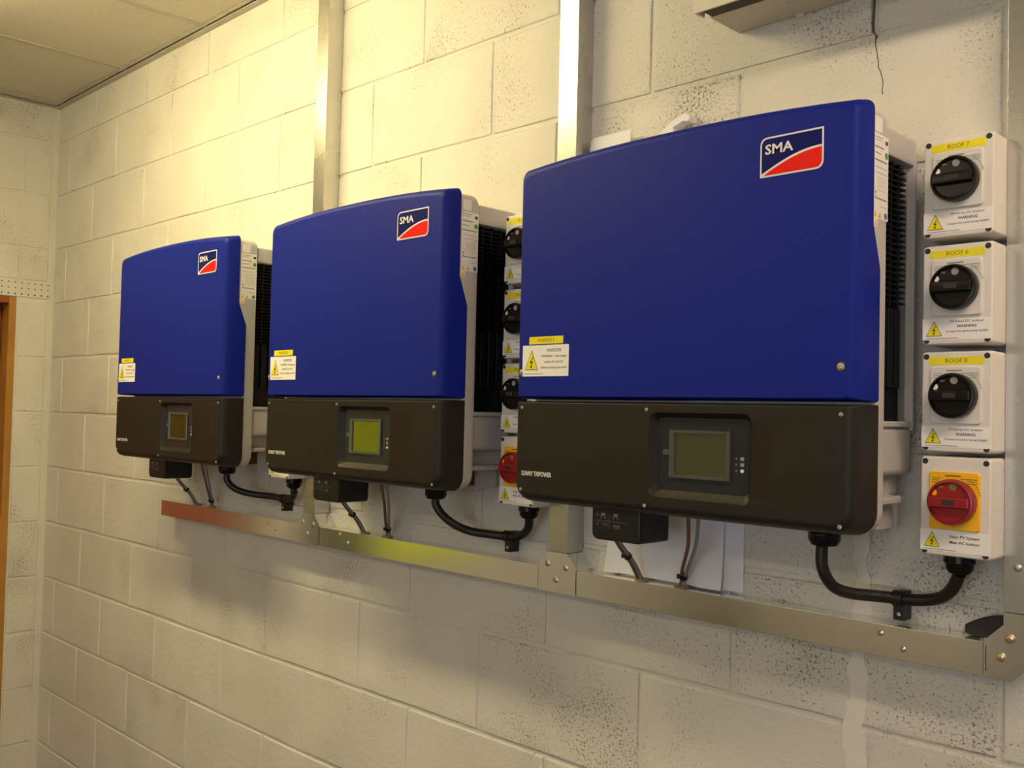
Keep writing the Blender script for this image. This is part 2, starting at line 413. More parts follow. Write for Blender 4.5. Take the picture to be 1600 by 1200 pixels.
structure(link('trim_2', t1, M['grid']), 'metal edge angle between the ceiling and the far end wall')

# batten lamps mounted below the ceiling, the back pair added as fill
names = ['between the far and middle inverters', 'by the photographer, right of the isolators', 'added as fill at the back left of the room', 'added as fill at the back right of the room']
for n, (x, y, c, s) in enumerate(LAMPS):
    t = thing('ceiling_light', 'long opal batten light on the ceiling '+names[n], 'light', (x, y, CEIL-0.003))
    link('lamp_body', B(-.76, .76, -.05, .05, -.030, 0, .003, 1), M['grid'], t)
    for sx_ in (-1, 1): link('end_cap', B(min(sx_*.745, sx_*.765), max(sx_*.745, sx_*.765), -.052, .052, -.085, -.028, .004, 1), M['grid'], t)
    em = mat('lamp diffuser %d' % n, (0.8, 0.8, 0.8), 0.5, emit=(c, s), bump=(100, .1, .0005))
    bm = loft(bmesh.new(), [[(xx, yy, zz) for yy, zz in ((-.048, -.031), (-.048, -.062), (-.036, -.080), (.036, -.080), (.048, -.062), (.048, -.031))] for xx in (-.744, .744)])
    link('diffuser', bm, em, t)

# ------------------------------------------------------------------ door in the far end wall
DD = 0.075
dr = structure(thing('door_1', 'varnished timber door recessed in the far end wall', 'door', (0, 0, 0)))
del dr['category']
link('jamb', B(-0.15, 0.002, DOOR_Y-0.028, DOOR_Y-0.001, 0, DOOR_TOP-0.001, 0.0015, 1), M['wood'], dr)
link('jamb', B(-0.15, 0.002, DOOR_END+0.001, DOOR_END+0.028, 0, DOOR_TOP-0.001, 0.0015, 1), M['wood'], dr)
link('door_head', B(-0.15, 0.002, DOOR_END+0.028, DOOR_Y-0.028, DOOR_TOP-0.029, DOOR_TOP-0.001, 0.0015, 1), M['wood_leaf_shade'], dr)  # same lining as the jambs; shade of its underside put into the colour
o = link('door_leaf', B(-DD-0.044, -DD, DOOR_END+0.031, DOOR_Y-0.031, 0.006, DOOR_TOP-0.032, 0.002, 1), M['wood_leaf_shade'], dr)
bm = lathe_z(bmesh.new(), 0, 0, [(0, .001), (0, .01), (.02, .01), (.02, .001)], 16)
hd = bmesh.new(); box(hd, -DD, -DD+0.006, DOOR_END+0.06, DOOR_END+0.10, 0.95, 1.13, .002, 1); tube(hd, [(-DD, DOOR_END+.08, 1.06), (-DD+.05, DOOR_END+.08, 1.06), (-DD+.055, DOOR_END+.09, 1.06), (-DD+.055, DOOR_END+.19, 1.06)], .009, 8)
link('handle', hd, M['screw'], o)
bm.free()

# bright waistcoat on a hook, seen only as a reflection in the steel and the display
t = thing('safety_waistcoat', 'fluorescent yellow-green waistcoat hanging on the far end wall beyond the door', 'clothing', (0, -2.22, 0.78))
def cloth_ring(z, hw, d0):
    out = []
    n = 26
    for k in range(n+1):
        a = k/n; y = -hw+2*hw*a; out.append((0.012+d0*math.sin(PI*a)**.6+0.008*math.sin(a*19+z*5), y, z))
    for k in range(n, -1, -1):
        a = k/n; y = -hw+2*hw*a; out.append((0.006, y, z))
    return out
vest = loft(bmesh.new(), [cloth_ring(z, hw, d) for z, hw, d in ((0, .40, .05), (.2, .39, .06), (.45, .37, .07), (.65, .34, .07), (.78, .30, .06), (.86, .21, .045), (.90, .09, .03))])
v = link('fabric', vest, M['hivis'], t)
t2 = thing('dark_jacket', 'dark work jacket hanging between the door and the bright waistcoat', 'clothing', (0, -1.56, 0.62))
link('fabric', loft(bmesh.new(), [cloth_ring(z, hw, d) for z, hw, d in ((0, .22, .06), (.3, .215, .07), (.6, .20, .08), (.78, .17, .07), (.88, .11, .05), (.92, .05, .03))]), M['dark_cloth'], t2)
link('hook', tube(bmesh.new(), [(0.0, 0, .95), (.03, 0, .95), (.045, 0, .94), (.045, 0, .90)], .005, 8), M['screw'], t2)
cab = thing('reflected_cabinet', 'pale grey two-door cabinet added out of view for the steel to reflect', 'cabinet', (1.55, YF+.24, 0))  # unseen cabinet, added to grey the right end of the rail's reflection
link('body', B(-.75, .75, -.225, .20, .03, 1.0, .004, 1), M['case'], cab)
for sg in (-1, 1):
    dd = link('door', B(min(0.004*sg, .745*sg), max(.004*sg, .745*sg), .2005, .222, .06, .98, .003, 1), M['case'], cab)
    link('handle', B(.05*sg-.01, .05*sg+.01, .222, .24, .48, .60, .004, 2), M['screw'], dd)
for sx_ in (-.7, .7):
    for sy in (-.18, .15): link('foot', B(sx_-.02, sx_+.02, sy-.02, sy+.02, 0, .031), M['black'], cab)
hk = tube(bmesh.new(), [(0.0, 0, .93), (.03, 0, .93), (.045, 0, .92), (.045, 0, .89)], .005, 8); link('hook', hk, M['screw'], t)

# ------------------------------------------------------------------ inverters
INV_X = [1.2236, 2.0985, 2.967]; INV_Z = 1.455
def lid_outline(i):
    """blue lid outline (x,z), i = inset; arched top, two fixed side points for the flare"""
    x0, x1, z0, zt = -0.0155+i, 0.655-i, 0.190+i*0.3, 0.6225-i
    P = [(x0+.003, z0), (0.15, z0), (0.30, z0), (0.48, z0), (x1-.003, z0), (x1, z0+.003), (x1, 0.30), (x1, 0.381), (x1, 0.410), (x1, 0.442), (x1, 0.52)]
    r = 0.016; n = 6
    for k in range(n+1):
        a = k*(PI/2)/n; P.append((x1-r+r*math.cos(a), zt-r+r*math.sin(a)))
    for k in range(1, 14):
        u = k/14; x = (x1-r)+(x0+r-(x1-r))*u
        P.append((x, zt+0.0125*(1-abs(2*u-1)**2.4)))
    for k in range(n+1):
        a = PI/2+k*(PI/2)/n; P.append((x0+r+r*math.cos(a), zt-r+r*math.sin(a)))
    P += [(x0, 0.52), (x0, 0.442), (x0, 0.410), (x0, 0.381), (x0, 0.30), (x0, z0+.003)]
    return P
def lid_y(z):
    if z >= 0.442: return -0.204
    if z <= 0.381: return -0.181
    return -0.181-0.023*(z-0.381)/0.061

def bolt_sign(x, z, s):
    """lightning arrow outline inside the warning triangle"""
    P = [(0.10, 0.62), (-0.14, 0.24), (0.02, 0.26), (-0.03, 0.06), (-0.10, 0.08), (0.0, -0.10), (0.07, 0.10), (0.02, 0.075), (0.12, 0.36), (-0.03, 0.33), (0.16, 0.62)]
    return [(x+a*s, z+(b+0.10)*s*0.9) for a, b in P]
def warning_triangle(parent, x0, x1, z0, z1, y):
    xm = (x0+x1)/2; w_ = x1-x0; h_ = z1-z0
    t = link('warning_triangle', S([(x0, z0), (x1, z0), (xm, z1)], y, y-0.0002), M['ink'], parent)
    link('yellow_field', S([(x0+w_*.05, z0+h_*.035), (x1-w_*.05, z0+h_*.035), (xm, z1-h_*.07)], y-0.0002, y-0.0004), M['yellow'], parent)
    link('lightning_arrow', S([(xm+(a-xm), b) for a, b in bolt_sign(xm, z0+h_*.06, h_*.92)], y-0.0004, y-0.0006), M['ink'], parent)

def make_inverter(n):
    labels = ['blue and black wall inverter farthest away, nearest the door corner',
              'blue and black wall inverter in the middle, behind the nearest one',
              'blue and black wall inverter nearest the camera, largest in view']
    t = thing('solar_inverter', labels[n], 'inverter', (INV_X[n], 0, INV_Z), 'blue solar inverters in a row on the wall')
    # casing slab behind the lid
    co = [(x, z) for x, z in rrect(-0.006, 0.652, 0.0, 0.622, 0.02, 5, (.032, .032, .018, .018))]
    co2 = rrect(-0.001, 0.647, 0.005, 0.617, 0.02, 5, (.032, .032, .018, .018))
    bm = loft(bmesh.new(), [[(x, -0.2035 if z > .43 else -0.17, z) for x, z in rrect(-0.006, 0.652, 0.0, 0.622, 0.02, 5, (.032, .032, .018, .018))], [(x, -0.154, z) for x, z in co], [(x, -0.148, z) for x, z in co2]])
    bm.free()
    bm = bmesh.new()
    def arch(x): return 0.012*(1-abs(2*((x-.323)/.65))**2.2) if abs(x-.323) < .325 else 0
    def case_ring(y, i):
        x0, x1, z0, zt = -0.006+i, 0.652-i, 0.002+i, 0.615-i
        P = [(x0+.03, z0), (x1-.03, z0)]
        for k in range(1, 6): a = 1.5*PI+k*(PI/2)/6; P.append((x1-.03+.03*math.cos(a), z0+.03+.03*math.sin(a)))
        P += [(x1, z0+.03), (x1, .19), (x1, .381), (x1, .442), (x1, .55)]
        r = .02
        for k in range(0, 7): a = k*(PI/2)/6; P.append((x1-r+r*math.cos(a), zt-r+r*math.sin(a)))
        for k in range(1, 12):
            u = k/12; x = (x1-r)+(x0+r-(x1-r))*u; P.append((x, zt+0.0115*(1-abs(2*u-1)**2.4)))
        for k in range(0, 7): a = PI/2+k*(PI/2)/6; P.append((x0+r+r*math.cos(a), zt-r+r*math.sin(a)))
        P += [(x0, .55), (x0, .442), (x0, .381), (x0, .19), (x0, z0+.03)]
        for k in range(1, 6): a = PI+k*(PI/2)/6; P.append((x0+.03+.03*math.cos(a), z0+.03+.03*math.sin(a)))
        if y is None: return [(x, lid_y(z)-0.004, z) for x, z in P]
        return [(x, y, z) for x, z in P]
    loft(bm, [case_ring(None, 0), case_ring(-0.158, 0), case_ring(-0.150, .003), case_ring(-0.146, .010)])
    link('casing', bm, M['case'], t)
    # rear body with side openings: built from plates
    bm = bmesh.new()
    xl, xr = 0.004, 0.646
    box(bm, xl, xr, -0.147, -0.034, 0.556, 0.598, 0.006)              # roof
    box(bm, xl+.02, xr-.02, -0.034, -0.012, 0.540, 0.600, 0.006)
    box(bm, xr-.014, xr, -0.041, -0.034, 0.150, 0.575, 0.002)         # rear posts
    box(bm, xl, xl+.014, -0.041, -0.034, 0.150, 0.575, 0.002)
    box(bm, xl, xr, -0.150, -0.046, 0.155, 0.164, 0.002, 1)             # sill
    box(bm, xl+.003, xr-.003, -0.150, -0.034, 0.083, 0.157, 0.010, 3)    # lower bulge
    box(bm, xl+.025, xr-.022, -0.150, -0.040, 0.050, 0.086, 0.006)       # recessed neck
    box(bm, xl+.004, xr-.004, -0.150, -0.066, 0.041, 0.052, 0.003)
    link('rear_housing', bm, M['case'], t)
    # heat sink: dark core, side grilles
    bm = bmesh.new(); box(bm, xl+.03, xr-.026, -0.147, -0.036, 0.160, 0.558)
    hs = link('heat_sink', bm, M['sink'], t)
    bm = bmesh.new()
    for xs in (xr-.024, xl+.014):
        for k in range(24): box(bm, xs, xs+.010, -0.1455, -0.042, 0.344+k*.0088, 0.3465+k*.0088)
        for y in (-0.120, -0.094, -0.068): box(bm, xs+.001, xs+.0105, y-.0015, y+.0015, .338, .556)
    g = link('grille_slat', bm, M['sink'], hs); g['kind'] = 'stuff'
    bm = bmesh.new()
    for xs in (xr-.026, xl+.014):
        for k in range(4): box(bm, xs, xs+.009, -0.140+k*.024, -0.122+k*.024, .215, .336, .001, 1)
    g = link('cooling_fin', bm, M['sink'], hs); g['kind'] = 'stuff'
    # wall bracket visible below at the side
    bm = bmesh.new()
    slab_x(bm, [(-.112, .002), (-.112, .041), (-.060, .041), (-.052, .034), (-.052, .008), (-.060, .001)], xr-.030, xr-.024)
    box(bm, xl+.1, xr-.024, -.040, -.032, .0, .05)
    slab_x(bm, [(-.056, .004), (-.056, .055), (-.004, .055), (-.004, .004)], xr-.060, xr-.054)
    link('wall_bracket', bm, M['case'], t)
    z = link('bracket_plate', B(xr-.072, xr-.068, -.148, -.058, .004, .043), M['zinc'], t); z['label'] = 'yellow-brown passivated plate seen through the bracket'
    # lid
    bm = bmesh.new()
    def ring(i, y):
        return [(x, (lid_y(z_) if y is None else y), z_) for (x, z_) in lid_outline(i)]
    loft(bm, [ring(0, None), ring(0.0035, -0.222), ring(0.007, -0.2335), ring(0.011, -0.2385), ring(0.016, -0.241), ring(0.020, -0.2411)])
    lid = link('lid', bm, M['blue'], t, sharp=50); lid['label'] = 'blue upper lid'
    # lower cover
    def lring(i, y):
        return [(x, y, z_) for x, z_ in rrect(-0.0155+i, 0.655-i, -0.001+i, 0.1868-i*.25, .03, 6, (.034-i*.5, .034-i*.5, .003, .003))]
    bm = loft(bmesh.new(), [lring(0, -0.181), lring(0.0035, -0.222), lring(0.007, -0.2335), lring(0.011, -0.2385), lring(0.016, -0.241), lring(0.020, -0.2411)])
    cov = link('lower_cover', bm, M['black_cover'], t, sharp=50); cov['label'] = 'black lower cover'
    cb = loft(bmesh.new(), [[(x, -0.250, z_) for x, z_ in rrect(.292, .494, .027, .176, .018, 5)], [(x, -0.241, z_) for x, z_ in rrect(.298, .488, .033, .170, .014, 5)], [(x, -0.2300, z_) for x, z_ in rrect(.309, .478, .045, .162, .009, 5)]])
    cutter = link('cutter', cb, None, t); boolean_cut(cov, cutter)
    bm = slab(bmesh.new(), rrect(.3095, .4775, .0455, .1615, .0085, 5), -.229, -.2302)
    bz = link('display_bezel', bm, M['bezel'], t)
    bm = slab(bmesh.new(), rrect(.342, .440, .0705, .1375, .002, 3), -.2300, -.2312); link('display_screen', bm, M['lcd'], bz)
    # clear sensor rim with its tab
    bm = bmesh.new()
    for a in ((.333, .3425, .0655, .1425), (.4395, .4455, .0655, .1425), (.3425, .4395, .0655, .071), (.3425, .4395, .137, .1425)):
        box(bm, a[0], a[1], -.2345, -.2301, a[2], a[3], .0008, 1)
    box(bm, .320, .3335, -.2335, -.2301, .101, .1105, .0015, 2)
    link('clear_rim', bm, M['clear'], bz)
    for k, zz in enumerate((.1015, .0925, .083)):
        link('indicator', S(circ(.4555, zz, .0022, 10), -.2301, -.2304), M['dimprint'], bz)
        p = link('indicator_icon', S(rrect(.4625, .4690, zz-.0027, zz+.0027, .001 if k < 2 else .0026, 3), -.2301, -.2304), M['white'] if k == 2 else M['greyprint'], bz)
    # screws
    def screw(x, z_, r, m, par, y=-.2408):
        bm = lathe_y(bmesh.new(), x, z_, [(y, r*1.25), (y-.0004, r*1.25), (y-.0006, r), (y-.0020, r*.8), (y-.0020, r*.35), (y-.0010, r*.3)], 14)
        return link('screw', bm, m, par)
    for x, z_ in ((.627, .239), (.004, .239)):
        link('screw_recess', S(circ(x, z_, .0078, 16), -.2400, -.2412), M['screwhole'], t); screw(x, z_, .0042, M['screw'], t, -.2412)
    for x, z_ in ((.292, .174), (.291, .017), (.008, .174), (.009, .024), (.628, .172), (.628, .015)): screw(x, z_, .0026, M['screw'], t)
    # raised emblem plate: white frame, navy field, red wave
    x0, x1, z0, z1 = .495, .597, .524, .584
    lg = link('emblem', S(rrect(x0, x1, z0, z1, .01, 5, (.0008, .011, .0008, .011)), -.2405, -.2416), M['white'], t); lg['label'] = 'white framed navy and red maker emblem reading SMA'
    b = .0026
    top = []
    for k in range(13):
        u = k/12; top.append((x0+b+.003+(x1-x0-2*b-.003)*u, z0+b+.0008+(.0285)*math.sin(u*PI/2)**.92))
    rs = rrect(x0+b, x1-b, z0+b, z1-b, .01, 5, (.0005, .009, .0005, .009))
    navy = [p for p in rs if p[1] > z0+b+.03][:]   # upper corners
    ntop = [p for p in rs if p[1] > z0+.04]
    wave_up = [(x, z_+.0030) for x, z_ in top]; wave_up[0] = (x0+b, z0+b+.0030)
    link('emblem_field', S(wave_up+ntop, -.2414, -.2418), M['logo_navy'], lg)
    br = [p for p in rs if p[1] < z0+.014 and p[0] > x0+.05]
    wr = [(x+.001, z_-.0003) for x, z_ in top]; wr[-1] = (x1-b, wr[-1][1])
    link('emblem_wave', S(wr[::-1]+[(x0+b+.004, z0+b)]+br, -.2414, -.2418), M['logo_red'], lg)
    text(lg, 'SMA', (x0+.0085+x0+.053)/2, z0+.0405, -.2418, .0205, M['white'], width=.046, bold=.022)
    text(t, 'SUNNY TRIPOWER', .047, .0535, -.2410, .0118, M['white'], width=.074, bold=.02)
    # stickers bottom left of the lid
    st = link('number_sticker', S(rrect(.023, .106, .2895, .303, .001, 2), -.2408, -.2413), M['yellow'], t); st['label'] = 'yellow strip reading INVERTER %d' % (n+1)
    text(st, 'INVERTER %d' % (n+1), .0645, .2962, -.2413, .0088, M['olive_ink'], width=.040)
    st = link('warning_sticker', S(rrect(.007, .120, .231, .2875, .0012, 2), -.2408, -.2413), M['sticker'], t); st['label'] = 'white warning sticker with yellow triangle'
    warning_triangle(st, .0135, .046, .2425, .279, -.2413)
    text(st, 'INVERTER', .0845, .2775, -.2413, .0080, M['ink'], width=.035)
    text(st, 'WARNING - Dual Supply', .0845, .2672, -.2413, .0058, M['ink'], width=.061)
    text(st, 'isolate AC and DC', .0845, .2570, -.2413, .0058, M['ink'], width=.046)
    text(st, 'before carrying out work', .0845, .2468, -.2413, .0058, M['ink'], width=.062)
    link('fine_print', S(rrect(.013, .060, .2348, .2362, .0004, 1), -.2413, -.2415), M['greyprint'], st)
    # rating plate on the right flank of the casing
    X = .6522
    def sx(pts, m, par, name, d=0.0):
        return link(name, slab_x(bmesh.new(), pts, X+d, X+d+.0003), m, par)
    def rr(y0, y1, z0_, z1_): return [(y0, z0_), (y1, z0_), (y1, z1_), (y0, z1_)]
    link('square_sticker', slab_x(bmesh.new(), rr(-.196, -.174, .584, .606) if False else rr(-.197, -.173, .578, .600), X-.0006, X+.0002), M['sticker'], t)['label'] = 'small blank white square sticker'
    rp = link('rating_plate', slab_x(bmesh.new(), [(-.199, .440), (-.187, .440), (-.187, .453), (-.1525, .453), (-.1525, .575), (-.199, .575)], X-.0006, X+.0002), M['sticker'], t); rp['label'] = 'tall white rating plate with small print and warning symbols'
    for (ya, yb, zz, hh) in ((-.197, -.172, .570, .0014), (-.197, -.175, .566, .001), (-.197, -.168, .556, .0024), (-.197, -.176, .547, .0016), (-.197, -.157, .537, .0024), (-.195, -.157, .527, .0008), (-.193, -.155, .519, .0008), (-.190, -.157, .5125, .0005), (-.190, -.157, .494, .0005), (-.190, -.157, .482, .0022), (-.176, -.157, .471, .0008)):
        sx(rr(ya, yb, zz-hh/2, zz+hh/2), M['greyprint'], rp, 'fine_print')
    for k in range(5): sx(rr(-.186+k*.006, -.183+k*.006, .4975, .5100), M['greyprint'] if False else M['iso_plate'], rp, 'fine_print')
    for (yc, zz) in ((-.193, .490), (-.193, .483)): sx(circ(yc, zz, .0022, 10), M['greyprint'], rp, 'print_symbol', 0)
    sx(circ(-.159, .5475, .0052, 14), M['green'], rp, 'green_mark'); sx(rr(-.163, -.155, .563, .569), M['ink'], rp, 'dark_mark')
    for yc, zz in ((-.193, .459), (-.179, .459), (-.193, .4455)):
        sx([(yc-.0048, zz-.0042), (yc+.0048, zz-.0042), (yc, zz+.0048)], M['amber'], rp, 'warning_mark')
    sx(circ(-.160, .4595, .0048, 12), M['blue_mark'], rp, 'blue_mark')
    # DC switch handle below
    bm = bmesh.new()
    def sw(y, i): return [(x, y, z_) for x, z_ in rrect(.146+i, .252-i, -.055+i, .004, .012, 4, (.012, .006, .001, .001))]
    loft(bm, [sw(-.112, .004), sw(-.116, .001), sw(-.118, 0), sw(-.196, 0), sw(-.199, .001), sw(-.2005, .004)])
    swo = link('switch_handle', bm, M['black'], t); swo['label'] = 'black plug-in switch handle under the cover'
    bm = bmesh.new(); y = -.2007
    def bar(x0_, x1_, z0_, z1_): box(bm, x0_, x1_, y-.0002, y+.0003, z0_, z1_)
    for xx in (.168, .196): bar(xx, xx+.0085, -.0125, -.0075); bar(xx-.001, xx+.0002, -.017, -.0125); bar(xx+.008, xx+.0095, -.017, -.0125)
    bar(.156, .222, -.0215, -.0209); bar(.1855, .1861, -.033, -.010)
    for k in range(4): bar(.169+k*.004, .171+k*.004, -.0255-(k % 2)*.004, -.0245-(k % 2)*.004)
    for k in range(4): bar(.197+k*.0035, .1978+k*.0035, -.033, -.0255)
    bar(.172, .181, -.0272, -.0264); bar(.194, .210, -.0290, -.0284)
    link('pictogram', bm, M['greyprint'], swo)
    for zz in (-.0115, -.0268): link('print_symbol', S(circ(.1595, zz, .0030, 12), -.2003, -.2009), M['dimprint'], swo)
    # cable gland
    gx = .545 if n == 2 else (.502 if n == 1 else .470)
    bm = lathe_z(bmesh.new(), gx, -.12, [(.003, .024), (-.004, .026), (-.006, .026), (-.008, .023), (-.010, .0245), (-.020, .0245), (-.028, .020), (-.030, .012)], 24, .0012)
    link('cable_gland', bm, M['gloss_black'], t)
    return t
for n in range(3): make_inverter(n)

# ------------------------------------------------------------------ black AC cables and their clips
PATHS = {2: [(.541, -.12, -.031), (.541, -.12, -.057), (.545, -.115, -.076), (.552, -.1, -.094), (.568, -.08, -.103), (.592, -.05, -.107), (.619, -.03, -.109), (.656, -.027, -.107), (.687, -.032, -.098), (.709, -.045, -.08), (.7215, -.053, -.056), (.7225, -.055, -.0565)],
         1: [(.502, -.12, -.031), (.503, -.12, -.042), (.515, -.11, -.064), (.535, -.09, -.085), (.56, -.065, -.098), (.6, -.045, -.102), (.641, -.03, -.103), (.677, -.03, -.097), (.712, -.045, -.078), (.7235, -.054, -.056), (.7235, -.055, -.0565)],
         0: [(.470, -.12, -.031), (.471, -.12, -.045), (.481, -.11, -.064), (.5, -.09, -.078), (.53, -.06, -.086), (.574, -.035, -.089), (.632, -.03, -.092), (.675, -.035, -.085), (.703, -.045, -.068), (.713, -.054, -.063), (.714, -.055, -.0565)]}
where = ['far left inverter', 'middle inverter', 'nearest inverter']
for n in range(3):
    bm = tube(bmesh.new(), PATHS[n], .0092, 12)
    o = link('power_cable', bm, M['cable_black'], None, (INV_X[n], 0, INV_Z))
    o['label'] = 'thick black cable looping from the %s to its red and yellow isolator' % where[n]; o['category'] = 'cable'; o['group'] = 'black cables below the inverters'
    cxl = {2: (3.590, 1.346), 1: (2.716+.02, 1.352), 0: (1.846, 1.363)}[n]
    t = thing('cable_clip', 'black plastic clip holding the cable of the %s' % where[n], 'clip', (cxl[0], 0, cxl[1]), 'black cable clips')
    bm = bmesh.new()
    rings = []
    for xx in (-.008, .008):
        rings.append([(xx, -.029+.0125*math.cos(a), .0+.0125*math.sin(a)) for a in [2*PI*k/16 for k in range(16)]])
    loft(bm, rings); box(bm, -.009, .009, -.030, -.003, -.034, -.006, .002); box(bm, -.007, .007, -.018, -.0005, -.02, .010)
    link('clip_body', bm, M['black'], t)
    link('screw', lathe_y(bmesh.new(), 0, -.024, [(-.0295, .0035), (-.031, .0032), (-.032, .0018)], 12), M['screw'], t)

# thin DC wires dropping into the trunking
for n in range(3):
    X = INV_X[n]
    for q_, pth in enumerate(([(.112, -.13, .012), (.113, -.115, -.03), (.117, -.085, -.075), (.123, -.05, -.115), (.130, -.030, -.152)],
                              [(.290, -.10, .012), (.288, -.095, -.02), (.272, -.075, -.065), (.238, -.045, -.112), (.224, -.030, -.135), (.221, -.030, -.152)])):
        t = thing('wire_bundle', ('brown and grey wire pair leaving the switch of the %s' if q_ == 0 else 'brown and grey wire pair, right-hand of two, under the %s') % where[n], 'wires', (X, 0, INV_Z), 'thin wires below the inverters')
        k = len(pth)
        for sgn, m, nm in ((-1, 'wire_brown', 'brown_wire'), (1, 'wire_grey', 'grey_wire')):
            sp = [(.006 if q_ == 0 else .012)*(1-i/(k-1)) if q_ else .0035 for i in range(k)]
            P = [(x+sgn*(max(s, .0027)), y+.001*sgn, z) for (x, y, z), s in zip(pth, sp)]
            link(nm, tube(bmesh.new(), P, .0034, 8), M[m], t)
        tie = pth[-2] if q_ == 0 else pth[-3]
        a = Vector(pth[-3]) if q_ == 0 else Vector(pth[-3]); b_ = Vector(pth[-2])
        mid = (a*.35+b_*.65) if q_ == 0 else (a*.3+b_*.7); d = (b_-a).normalized()
        bm = tube(bmesh.new(), [mid-d*.003, mid+d*.003], .0080, 12, False); box(bm, mid.x-.011, mid.x-.005, mid.y-.006, mid.y+.001, mid.z-.004, mid.z+.004)
        link('cable_tie', bm, M['black'], t)
        e = pth[-1]
        bm = lathe_z(bmesh.new(), e[0], e[1], [(-.149, .0135), (-.1465, .0135), (-.145, .010), (-.145, .006)], 16)
        link('grommet', bm, M['grommet'], t)

# ------------------------------------------------------------------ isolators
def make_isolator(x0, z0, label, num=None, ac=False, H=.145):
    t = thing('isolator_switch', label, 'switch', (x0, 0, z0), 'isolators')
    W = .099
    def rg(y, i, r=.005): return [(x, y, z) for x, z in rrect(i, W-i, i, H-i, r, 3)]
    link('base', loft(bmesh.new(), [rg(-.0005, .0015), rg(-.002, .0006), rg(-.058, 0), rg(-.060, .001)]), M['iso'], t)
    link('cover', loft(bmesh.new(), [rg(-.0602, .0012), rg(-.0615, .0002), rg(-.093, 0), rg(-.0985, .0015, .005), rg(-.100, .004, .005)]), M['iso'], t)
    for x, z in ((.0075, .0065), (W-.0075, .0065), (.0075, H-.0075), (W-.0075, H-.0075)):
        link('screw', lathe_y(bmesh.new(), x, z, [(-.0995, .0042), (-.1003, .0042), (-.1004, .0036)], 12), M['screwhole'], t)
    pm = M['amber'] if ac else M['iso_plate']; km = M['red'] if ac else M['gloss_black']
    pz0, pz1 = (.039, .121) if ac else (.041, .1225)
    pl = link('switch_plate', loft(bmesh.new(), [[(x, y, z) for x, z in rrect(.0145+i, .0845-i, pz0+i, pz1-i, .004, 3)] for y, i in ((-.0995, 0), (-.1025, 0), (-.1035, .001))]), pm, t)
    pm2 = M['olive_ink'] if ac else M['greyprint']
    if ac: pl['label'] = 'amber switch plate'
    zc = (pz0+pz1)/2-.001
    for (a, b_, zz, hh) in ((.037, .059, pz1-.0055, .0022), (.0185, .031, pz1-.0095, .001), (.0185, .029, pz1-.0125, .001), (.0185, .027, pz1-.0155, .001), (.058, .081, pz1-.0095, .0012), (.066, .081, pz1-.0125, .001), (.069, .081, pz1-.0155, .001)):
        link('fine_print', S([(a, zz-hh/2), (b_, zz-hh/2), (b_, zz+hh/2), (a, zz+hh/2)], -.1034, -.1037), pm2, pl)
    text(pl, 'CE', .0485, pz1-.0125, -.1036, .0052, pm2, width=.006)
    for k in range(7):
        a = math.radians(18+k*6); link('fine_print', S(circ(.0495+.0375*math.cos(a), zc+.0375*math.sin(a), .0011, 6), -.1034, -.1037), pm2, pl)
    r = .0325
    kn = link('knob', lathe_y(bmesh.new(), .0495, zc, [(-.1036, r-.003), (-.1060, r), (-.1180, r), (-.1205, r-.0015), (-.1210, r-.004), (-.1175, r-.006)], 36), km, t)
    if ac: kn['label'] = 'dark red round knob'
    # grip across the knob, face segment below it set back
    g = bmesh.new(); box(g, .0495-.0275, .0495+.0275, -.127, -.117, zc-.0075, zc+.0075, .002, 2)
    g = link('grip', g, km, kn)
    link('padlock_slot', B(.0405, .0585, -.1274, -.1268, zc-.0032, zc+.0036, .0002, 1), M['screwhole'], kn)
    link('position_mark', S(circ(.0530, zc+.0215, .0052, 14), -.1172, -.1180), M['olive_ink'] if ac else M['greyprint'], kn)
    link('position_mark', S(circ(.0270, zc+.0125, .0042, 12), -.1172, -.1180), M['amber'] if ac else M['sticker'], kn)
    link('position_mark', S(rrect(.0335, .0405, zc+.0195, zc+.0225, .001, 2), -.1172, -.1180), M['olive_ink'] if ac else M['dimprint'], kn)
    if not ac:
        st = link('name_strip', S(rrect(.0115, .0875, .1255, .1368, .0006, 2), -.0998, -.1004), M['yellow'], t)
        st['label'] = 'yellow strip reading '+(num or 'ROOF')
        text(st, num or 'ROOF', .0495, .1312, -.1004, .0088, M['olive_ink'], width=.030 if num else .022)
    wl0, wl1 = .007, .0375
    ws = link('warning_strip', S(rrect(.0015, .0955, wl0, wl1, .0006, 2), -.0998, -.1005), M['sticker'], t); ws['label'] = 'white warning strip with yellow triangle'
    warning_triangle(ws, .0065, .0295, wl0+.0055, wl1-.003, -.1005)
    if ac:
        text(ws, 'Solar PV System', .063, wl1-.0085, -.1005, .0056, M['ink'], width=.041, bold=.012)
        text(ws, 'Main AC Isolator', .063, wl1-.0165, -.1005, .0056, M['ink'], width=.041, bold=.012)
    else:
        text(ws, 'PV Array DC Isolator', .0635, wl1-.0045, -.1005, .0048, M['ink'], width=.046)
        text(ws, 'WARNING', .0635, wl1-.0115, -.1005, .0058, M['ink'], width=.027, bold=.015)
        text(ws, 'Contains live parts during daylight', .0635, wl1-.0185, -.1005, .0042, M['ink'], width=.058)
    link('fine_print', S(rrect(.0065, .052, wl0+.0018, wl0+.0028, .0003, 1), -.1005, -.1007), M['greyprint'], ws)
    if ac:
        cx_ = .0405 if x0 > 3 else (.045 if x0 > 2.5 else .056)
        link('cable_gland', lathe_z(bmesh.new(), cx_, -.055, [(.001, .021), (-.010, .0225), (-.012, .0225), (-.014, .020), (-.022, .019), (-.028, .014), (-.029, .009)], 22, .001), M['gloss_black'], t)
    return t
IX = [1.8815, 2.777, 3.649]
ISZ = [1.886, 1.731, 1.5765]
